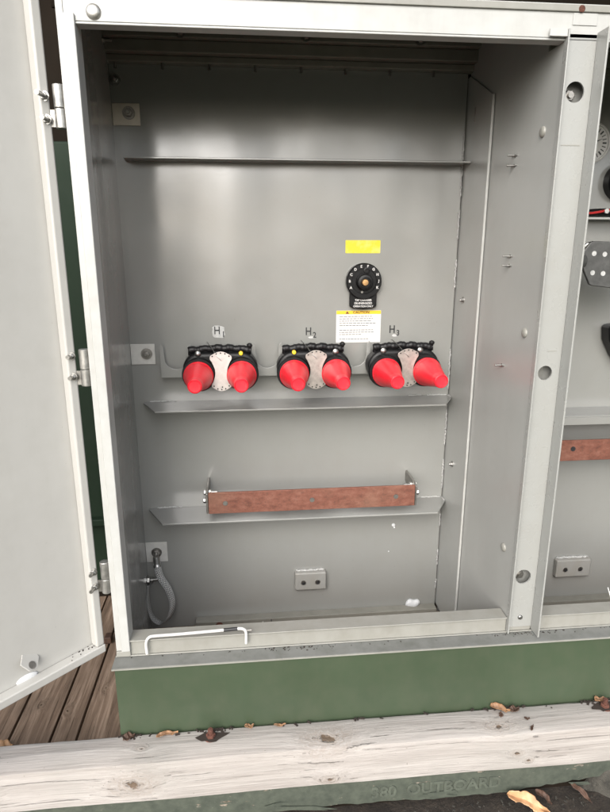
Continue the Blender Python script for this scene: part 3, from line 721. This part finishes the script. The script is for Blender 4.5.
# ------------------------------------------------------------------ stickers and marks on the tank plate
def card(x0, x1, z0, z1, y1=YB - .0002, th=.0006, r=.002):
    pts = []
    for cx_, cz_, a0 in ((x1 - r, z1 - r, 0), (x0 + r, z1 - r, 90), (x0 + r, z0 + r, 180), (x1 - r, z0 + r, 270)):
        for k in range(5): a = math.radians(a0 + 22.5 * k); pts.append((cx_ + r * math.cos(a), cz_ + r * math.sin(a)))
    return MB().poly(pts, th, Matrix.Translation((0, y1 - th, 0)))
tag(card(.2925, .3965, -.012, .025).build('yellow_sticker', 'ysticker'), 'blank yellow sticker above the round black dial', 'sticker')
cs = tag(card(.268, .405, -.276, -.179).build('caution_sticker', 'white'), 'white caution sticker with a yellow heading under the black dial', 'sticker')
MB().box(.2685, .4045, YB - .0012, YB - .0009, -.190, -.1795).build('heading_band', 'yhead', cs)
mb = MB().text('CAUTION', (.344, YB - .0014, -.1848), .0105, .0001, sx=1.05, bold=.0003)
mb.poly([(.296, -.1885), (.307, -.1885), (.3015, -.1805)], .0002, Matrix.Translation((0, YB - .0015, 0))).build('lettering', 'maroon', cs)
mb = MB(); z = -.197
for ln in (.84, .9, .86, .95, .74, 0, .88, .92, .6, 0, .8):
    x = .278; xe = .278 + .118 * ln
    while x < xe - .003:
        w = min(random.uniform(.004, .011), xe - x); mb.box(x, x + w, YB - .0011, YB - .0009, z - .0009, z + .0009); x += w + .0022
    z -= .0068
mb.build('print_lines', 'grey_ink', cs)
marks = []
for cx_, cz_, dg, lab in ((-.083, -.237, '1', 'black H1 mark on a rubbed pale patch above the first red caps'), (.190, -.243, '2', 'black H2 mark above the red caps in the middle'), (.447, -.240, '3', 'black H3 mark right of the white caution sticker')):
    t = thing('terminal_mark', lab, 'marking', (cx_, YB, cz_), 'terminal marks on the tank plate')
    MB().text('H', (cx_ - .006, YB - .0012, cz_ + .002), .033, .0002, sx=.82, bold=.0004).text(dg, (cx_ + .0125, YB - .0012, cz_ - .009), .024, .0002, sx=.9, bold=.0004).build('lettering', 'black', t)
    pts = []
    if dg == '1':
        for k in range(20):
            a = 2 * PI * k / 20; pts.append((cx_ - .002 + .020 * random.uniform(.85, 1.05) * (1 if math.cos(a) > 0 else -1) * abs(math.cos(a)) ** .5, cz_ - .001 + .018 * random.uniform(.85, 1.1) * (1 if math.sin(a) > 0 else -1) * abs(math.sin(a)) ** .5))
    else:
        for k in range(14): a = 2 * PI * k / 14; pts.append((cx_ + .003 + .011 * random.uniform(.6, 1.1) * math.cos(a), cz_ - .016 + .0045 * random.uniform(.6, 1.1) * math.sin(a)))
    MB().poly(pts, .0004, Matrix.Translation((0, YB - .0008, 0))).build('rubbed_patch', 'smudge', t)

# ------------------------------------------------------------------ copper bus bars
cbar = thing('copper_bus_bar', 'reddish copper bus bar on two steel brackets over the lowest shelf', 'bus bar', (.188, 1.66, -.775), 'copper bus bars')
MB().box(-.128, .502, 1.646, 1.653, -.768, -.700).build('bar', 'copper', cbar, bevel=.0015)
for s, x in ((-1, -.129), (1, .503)):
    xo = x if s < 0 else x
    mb = MB()
    x0, x1 = (xo - .006, xo - .0005) if s < 0 else (xo + .0005, xo + .006)
    pts = [(1.648, -.768), (1.648, -.704), (1.69, -.698), (1.7695, -.698), (1.7695, -.735), (1.700, -.745), (1.672, -.768)]
    mt = Matrix(((0, 1, 0, x0), (1, 0, 0, 0), (0, 0, 1, 0), (0, 0, 0, 1)))
    br = mb.poly(pts, x1 - x0, mt).build('bracket', 'dzinc', cbar, bevel=.001)
    for z, y in ((-.716, 1.690), (-.730, 1.662)):
        mb = MB(); d = Vector((s, 0, 0))
        mb.hexnut(Vector((x0 if s < 0 else x1, y, z)) , d, .0085, .009); mb.cyl((x0 if s > 0 else x1, y, z), (x0 - .026 if s > 0 else x1 + .026, y, z), .005, 12); mb.hexnut(Vector((x0 if s > 0 else x1, y, z)), -d, .0085, .008)
        mb.build('bolt', 'zinc', br)
for x in (-.078, .183, .442):
    MB().lathe([(.0075, 0), (.0072, .0012)], (x, 1.6458, -.735), FR, 20).build('bolt_hole', 'dzinc', cbar)
cb2 = thing('copper_bus_bar', 'length of rusty red copper bar in the right hand compartment', 'bus bar', (1.2, 1.66, -.67), 'copper bus bars')
MB().box(.86, 1.5, 1.664, 1.671, -.646, -.578).build('bar', 'copper', cb2, bevel=.0015)
MB().lathe([(.008, 0), (.0078, .0012)], (1.008, 1.6638, -.606), FR, 20).build('bolt_hole', 'black', cb2)
for x in (.858, 1.502): MB().box(x - .005, x, 1.666, YB - .0004, -.645, -.585).build('bracket', 'dzinc', cb2)

# ------------------------------------------------------------------ braided ground strap
gs = thing('ground_strap', 'looped tinned braid ground strap bolted low beside the hinge', 'ground strap', (-.3, 1.73, -1.03))
path = bez([(-.309, 1.745, -.975), (-.298, 1.728, -1.015), (-.272, 1.716, -1.060), (-.262, 1.708, -1.105), (-.274, 1.704, -1.150), (-.302, 1.706, -1.172), (-.330, 1.712, -1.150), (-.3395, 1.722, -1.10), (-.3385, 1.738, -1.050)], 10)
mb = MB(); bm = mb.bm; uvl = bm.loops.layers.uv.new('UVMap'); rows = []; W = .0120
for i, p in enumerate(path):
    t = (path[min(i + 1, len(path) - 1)] - path[max(i - 1, 0)]).normalized(); u = i / (len(path) - 1)
    a = Vector((1, 0, 0)).lerp(Vector((.15, 1, .0)), min(1, max(0, (u - .05) * 1.15))).normalized(); a = (a - t * a.dot(t)).normalized(); nn = t.cross(a)
    w = W * (1 - .15 * math.sin(PI * u))
    rows.append([bm.verts.new(p + a * w * c + nn * .0022 * d) for c, d in ((-1, 0), (-.7, 1), (0, 1.2), (.7, 1), (1, 0), (.7, -1), (0, -1.2), (-.7, -1))])
for i, (a, b) in enumerate(zip(rows, rows[1:])):
    for k in range(8):
        f = bm.faces.new([a[k], a[(k + 1) % 8], b[(k + 1) % 8], b[k]])
        for l in f.loops:
            v = l.vert; r = rows[i] if v in rows[i] else rows[i + 1]; kk = r.index(v)
            uu = abs(4 - kk) / 4 if kk <= 4 else (8 - kk) / 4
            l[uvl].uv = ((abs(kk - 4)) / 4, (i if r is rows[i] else i + 1) / len(rows))
bm.faces.new(rows[0][::-1]); bm.faces.new(rows[-1])
mb.build('braid', 'braid', gs)
mb = MB().cyl((-.3095, 1.748, -.956), (-.3075, 1.742, -.984), .0105, 18); mb.cyl((-.3075, 1.742, -.984), (-.306, 1.738, -.990), .012, 18)
mb.build('lug', 'zinc', gs)
mb = MB().lathe([(.015, 0), (.015, .003)], (XL + .0005, 1.742, -1.036), (1, 0, 0), 22); mb.hexnut((XL + .0036, 1.742, -1.036), (1, 0, 0), .012, .009); mb.cyl((XL + .012, 1.742, -1.036), (XL + .042, 1.742, -1.034), .005, 12); mb.lathe([(.011, 0), (.011, .002)], (XL + .018, 1.742, -1.036), (1, 0, 0), 18)
mb.build('wall_bolt', 'zinc', gs)

# ------------------------------------------------------------------ white door prop rod lying on the sill
rd = thing('prop_rod', 'thin white bent rod with black tape resting on the front sill', 'rod', (-.14, 1.243, -.93))
yr = 1.2405
MB().tube(bez([(-.257, yr, -.934), (-.2575, yr, -.905), (-.250, yr, -.890), (-.235, yr, -.8865), (-.18, yr, -.8855), (-.08, yr, -.882), (-.040, yr, -.880), (-.026, yr, -.883), (-.021, yr, -.893), (-.0215, yr, -.922)], 10), .0036, 14).build('rod', 'wrod', rd)
MB().cyl((-.074, yr, -.8818), (-.041, yr, -.8802), .0042, 16).build('tape_band', 'black', rd)
MB().cyl((-.019, yr, -.886), (-.008, yr, -.886), .0028, 10).build('rod_end', 'dzinc', rd)

# ------------------------------------------------------------------ right-hand compartment fittings
g_ = thing('dial_gauge', 'white faced round gauge half hidden behind the middle post', 'gauge', (1.0, YB, .294))
MB().lathe([(.056, 0), (.056, .030), (.052, .034), (.049, .034), (.048, .030), (0, .030)], (.997, YB - .0003, .294), FR, 56).build('gauge_case', 'white', g_)
mb = MB()
for k in range(24):
    a = 2 * PI * k / 24; ml = rotm('Y', -a) ; mt = Matrix.Translation((.997, YB - .0309, .294)) @ ml
    mb.box(.032, .044, 0, .0004, -.0012 if k % 3 else -.0022, .0012 if k % 3 else .0022, mtx=mt)
mb.build('tick_marks', 'black', g_)
mb = MB(); mb.poly([(.997, .290), (1.030, .306), (.999, .297)], .0006, Matrix.Translation((0, YB - .0325, 0))); mb.build('needle', 'black', g_)
bg = thing('level_gauge', 'round black gauge below the white faced one', 'gauge', (1.11, YB, .19))
MB().lathe([(.055, 0), (.055, .028), (.050, .034), (.042, .034), (.040, .026), (.02, .024), (0, .024)], (1.118, YB - .0003, .192), FR, 48).build('gauge_case', 'dial', bg)
MB().lathe([(.012, 0), (.012, .012), (0, .014)], (1.118, YB - .0240, .192), FR, 24).build('hub', 'rubber', bg)
ca = thing('wiring_cable', 'black cable with red wires along the upper right shelf', 'cable', (1.15, 1.73, .09))
MB().tube([(.75 + .02 * i, 1.735 + .002 * math.sin(i * .9), .103 + .003 * math.sin(i * .5)) for i in range(40)], .010, 12).build('black_wire', 'rubber', ca)
MB().tube([(.75 + .02 * i, 1.720 + .003 * math.sin(i * .7), .106 + .005 * math.sin(i * .8 + 1)) for i in range(40)], .0035, 8).build('red_wire', 'wire_red', ca)
MB().lathe([(.007, 0), (.007, .006), (0, .008)], (1.052, 1.718, .107), FR, 14).build('cable_clip', 'white', ca)
sp = thing('spade_terminal', 'grey spade terminal plate with rows of holes in the right hand compartment', 'terminal', (.97, 1.6, -.04))
pts = [(.926, -.005), (.944, .018), (.952, .021), (1.13, .017), (1.13, -.118), (.965, -.100), (.955, -.096), (.930, -.052)]
pl = MB().poly(pts, .012, Matrix.Translation((0, 1.594, 0))).build('spade_plate', 'spade', sp, bevel=.003)
for i in range(4):
    for z in (-.012, -.064):
        MB().lathe([(.0068, 0), (.0066, .0006)], (.957 + .031 * i + (.002 if z < -.05 else 0), 1.5937, z - .002 * i), FR, 18).build('bolt_hole', 'smudge', pl)
MB().lathe([(.022, 0), (.026, .012), (.027, .025), (.022, .036), (.017, .046)], (.888, 1.600, -.032), (1, 0, 0), 32).build('neck', 'spade', sp)
MB().lathe([(.034, 0), (.040, .010), (.040, .05), (.030, .06), (.030, .11), (.022, .13), (.02, .165)], (.898, YB - .0005, -.032), FR, 32).build('insulator', 'rubber', sp)
MB().tube(bez([(.926, 1.60, .000), (.935, 1.597, .013), (.945, 1.60, .016)], 6), .004, 10).build('clip_ring', 'zinc', sp)
ip = thing('black_insulator', 'black moulded insulator with a steel bolt at the right edge', 'insulator', (1.17, YB, -.28))
pts = [(1.112, -.232), (1.130, -.226), (1.30, -.222), (1.30, -.36), (1.18, -.345), (1.150, -.330), (1.118, -.275)]
MB().poly(pts, .05, Matrix.Translation((0, YB - .0505, 0))).build('body', 'dial', ip, bevel=.008, seg=3)
MB().bolt((1.137, YB - .0508, -.250), FR, .009, .008).build('bolt', 'zinc', ip)
th = MB().tube(bez([(.905, 1.262, -.840), (.912, 1.255, -.866), (.921, 1.262, -.888), (.934, 1.256, -.894), (.955, 1.250, -.8945), (.985, 1.254, -.8945), (1.05, 1.262, -.8945)], 10), .0010, 6).build('thread', 'thread')
tag(th, 'wispy white thread on the sill of the right hand compartment', 'thread')

# ------------------------------------------------------------------ leaves and chips
def leaf(x, y, z, L, W, rz, tilt, m, label, group=None, roll=0, curl=.3):
    mb = MB(); n, k = 22, 4; rows = []; ph = random.uniform(0, 6); bend = random.uniform(-.12, .12)
    for i in range(n + 1):
        u = i / n; e = [max(.15, 1 + .22 * math.sin(u * 11 + ph + q) + random.uniform(-.16, .16)) for q in (0, 2)]
        w = W * (math.sin(PI * min(1, u * 1.02 + .0) ** .75) ** .8 if u < .98 else .02) * .5 + .0004
        rows.append([mb.bm.verts.new((L * (u - .5) + random.uniform(-.01, .01) * L * abs(v), L * bend * math.sin(PI * u) + w * v * e[0 if v < 0 else 1],
            curl * W * abs(v) ** 1.2 * (1 + .5 * math.sin(u * 7 + ph)) + .7 * curl * L * (u - .5) ** 2 + W * .06 * math.sin(u * 19 + v * 3 + ph))) for v in [j / k - 1 for j in range(2 * k + 1)]])
    for a, b in zip(rows, rows[1:]):
        for j in range(2 * k): mb.bm.faces.new([a[j], a[j + 1], b[j + 1], b[j]])
    mt = rotm('Z', rz) @ rotm('Y', tilt) @ rotm('X', roll)
    for v in mb.bm.verts: v.co = mt @ v.co
    zmin = min(v.co.z for v in mb.bm.verts)
    for v in mb.bm.verts: v.co += Vector((x, y, z - zmin + .0004))
    o = mb.build('dry_leaf', m, smooth=True); so = o.modifiers.new('thickness', 'SOLIDIFY'); so.thickness = .0007
    return tag(o, label, 'leaf', group)
ZT, ZG = -1.1292, -1.33
leaf(.613, 1.193, ZT, .050, .022, -.35, .1, 'leaf', 'curled tan leaf on the timber beam under the middle post', 'dry leaves')
leaf(.648, 1.184, ZT, .032, .020, .5, .2, 'dleaf', 'dark crumpled leaf beside the tan leaf on the timber', 'dry leaves')
leaf(.608, 1.176, ZT, .018, .010, 1.2, 0, 'dleaf', 'tiny dark leaf scrap in front of the curled tan leaf on the timber', 'dry leaves')
leaf(-.215, 1.190, ZT, .052, .014, .25, .06, 'leaf', 'narrow brown leaf on the timber left of the rusty bolt', 'dry leaves')
leaf(-.02, 1.198, ZT, .024, .014, .3, .2, 'leaf', 'small brown leaf on the timber by the pedestal, right of the rusty bolt', 'dry leaves')
leaf(.055, 1.197, ZT, .030, .008, .1, .1, 'leaf', 'thin brown sliver of leaf on the timber by the pedestal foot', 'dry leaves')
leaf(-.305, 1.192, ZT, .030, .022, .6, .1, 'dleaf', 'dark crumpled leaf at the left foot of the pedestal', 'dry leaves')
leaf(.667, 1.128, ZT, .022, .006, .9, 0, 'dleaf', 'thin dark twig scrap near the front edge of the timber', 'dry leaves')
leaf(.668, 1.158, ZT, .014, .008, -.3, 0, 'dleaf', 'dark seed scrap on the timber right of the crumpled leaf', 'dry leaves')
leaf(.880, 1.196, ZT, .030, .020, .2, .1, 'leaf', 'brown leaf by the rusty bolt at the right end of the timber', 'dry leaves')
leaf(.655, 1.085, ZG + .012, .105, .030, -.55, .12, 'pleaf', 'long pale tan leaf on the dark soil', 'dry leaves', roll=.5)
leaf(.700, 1.100, ZG + .012, .045, .018, -.9, .2, 'dleaf', 'reddish brown leaf on the soil behind the pale leaf', 'dry leaves')
leaf(.80, 1.10, ZG + .015, .06, .012, -1.0, .25, 'dleaf', 'dark curled leaf on the soil near the stone', 'dry leaves', roll=.8)
leaf(-.648, 1.30, -1.2345, .05, .026, .2, .1, 'pleaf', 'pale orange leaf on the deck boards below the open door', 'dry leaves')

mb = MB()
for k in range(130):
    c = random.choice((-.30, -.11, .61, .63, .655, .88, .885, None, None)); x = random.uniform(-.32, 1.1) if c is None else c + random.gauss(0, .022)
    y = 1.2035 - abs(random.gauss(0, .006)); L = random.uniform(.0015, .006); a = random.uniform(0, PI)
    mb.box(-L, L, -L * random.uniform(.2, .6), L * .4, 0, random.uniform(.0006, .0025), Matrix.Translation((x, min(y, 1.2), -1.1293)) @ rotm('Z', a) @ rotm('X', random.uniform(-.2, .2)))
tag(mb.build('litter', 'gouge', smooth=False), 'fine dark crumbs of litter along the back edge of the timber beam', 'litter', kind='stuff')
mb = MB()
for k in range(380):
    x = random.uniform(-.2, 1.0); y = random.uniform(1.02, 1.115); L = random.uniform(.001, .004)
    mb.box(-L, L, -L * random.uniform(.3, .8), L * .4, 0, random.uniform(.0006, .003), Matrix.Translation((x, y, -1.329 + random.uniform(-.004, .004))) @ rotm('Z', random.uniform(0, PI)) @ rotm('X', random.uniform(-.4, .4)))
tag(mb.build('soil_debris', 'rock', smooth=False), 'small chips and grit scattered on the dark soil', 'debris', kind='stuff')

mb = MB()
for k in range(120):
    c = random.choice((.64, .70, .05, .12, None, None, None)); x = random.uniform(-.3, 1.1) if c is None else c + random.gauss(0, .03)
    y = 1.2445 - abs(random.gauss(0, .006)); L = random.uniform(.0006, .0022)
    mb.box(-L, L, -L * .5, L * .5, 0, random.uniform(.0005, .0014), Matrix.Translation((x, max(y, 1.208), -.9438)) @ rotm('Z', random.uniform(0, PI)))
tag(mb.build('ledge_grit', 'gouge', smooth=False), 'dark grit on the dusty grey ledge below the sill', 'grit', kind='stuff')

# ------------------------------------------------------------------ camera, light, world
cam = bpy.data.cameras.new('camera'); cam.sensor_fit = 'VERTICAL'; cam.sensor_height = 24.; cam.lens = 24. * 590 / 812; cam.clip_start = .02; cam.clip_end = 3000
co = bpy.data.objects.new('camera', cam); COL.objects.link(co); co.location = (0, 0, H)
co.rotation_euler = (math.radians(90 - 14.9), 0, math.radians(-5.6)); SC.camera = co

EL, AZ = 34., -20.   # sun elevation; azimuth to the right of straight behind the viewer
sd = bpy.data.lights.new('sun', 'SUN'); sd.energy = 1.5; sd.angle = math.radians(60); sd.color = (1, .99, .97)
so = bpy.data.objects.new('sun', sd); COL.objects.link(so)
dirv = Vector((math.sin(math.radians(AZ)) * math.cos(math.radians(EL)), -math.cos(math.radians(AZ)) * math.cos(math.radians(EL)), math.sin(math.radians(EL))))
so.rotation_euler = dirv.to_track_quat('Z', 'Y').to_euler(); so.location = (1, -2, 4)
w = bpy.data.worlds.new('World'); SC.world = w; w.use_nodes = True; nt = w.node_tree
sky = nt.nodes.new('ShaderNodeTexSky'); sky.sky_type = 'NISHITA'; sky.sun_disc = False; sky.sun_elevation = math.radians(EL)
sky.sun_rotation = math.atan2(dirv.x, dirv.y); sky.air_density = 1.; sky.dust_density = 3.; sky.ozone_density = .6
bgn = nt.nodes['Background']; bgn.inputs[1].default_value = .13; hs = nt.nodes.new('ShaderNodeHueSaturation'); hs.inputs['Saturation'].default_value = .45; nt.links.new(sky.outputs[0], hs.inputs['Color']); nt.links.new(hs.outputs[0], bgn.inputs[0])
SC.view_settings.view_transform = 'Standard'; SC.view_settings.look = 'None'; SC.view_settings.gamma = 1; SC.view_settings.use_curve_mapping = False
SC.view_settings.exposure = 1.28
SC.cycles.use_denoising = True; SC.cycles.max_bounces = 10; SC.cycles.diffuse_bounces = 5; SC.cycles.glossy_bounces = 5
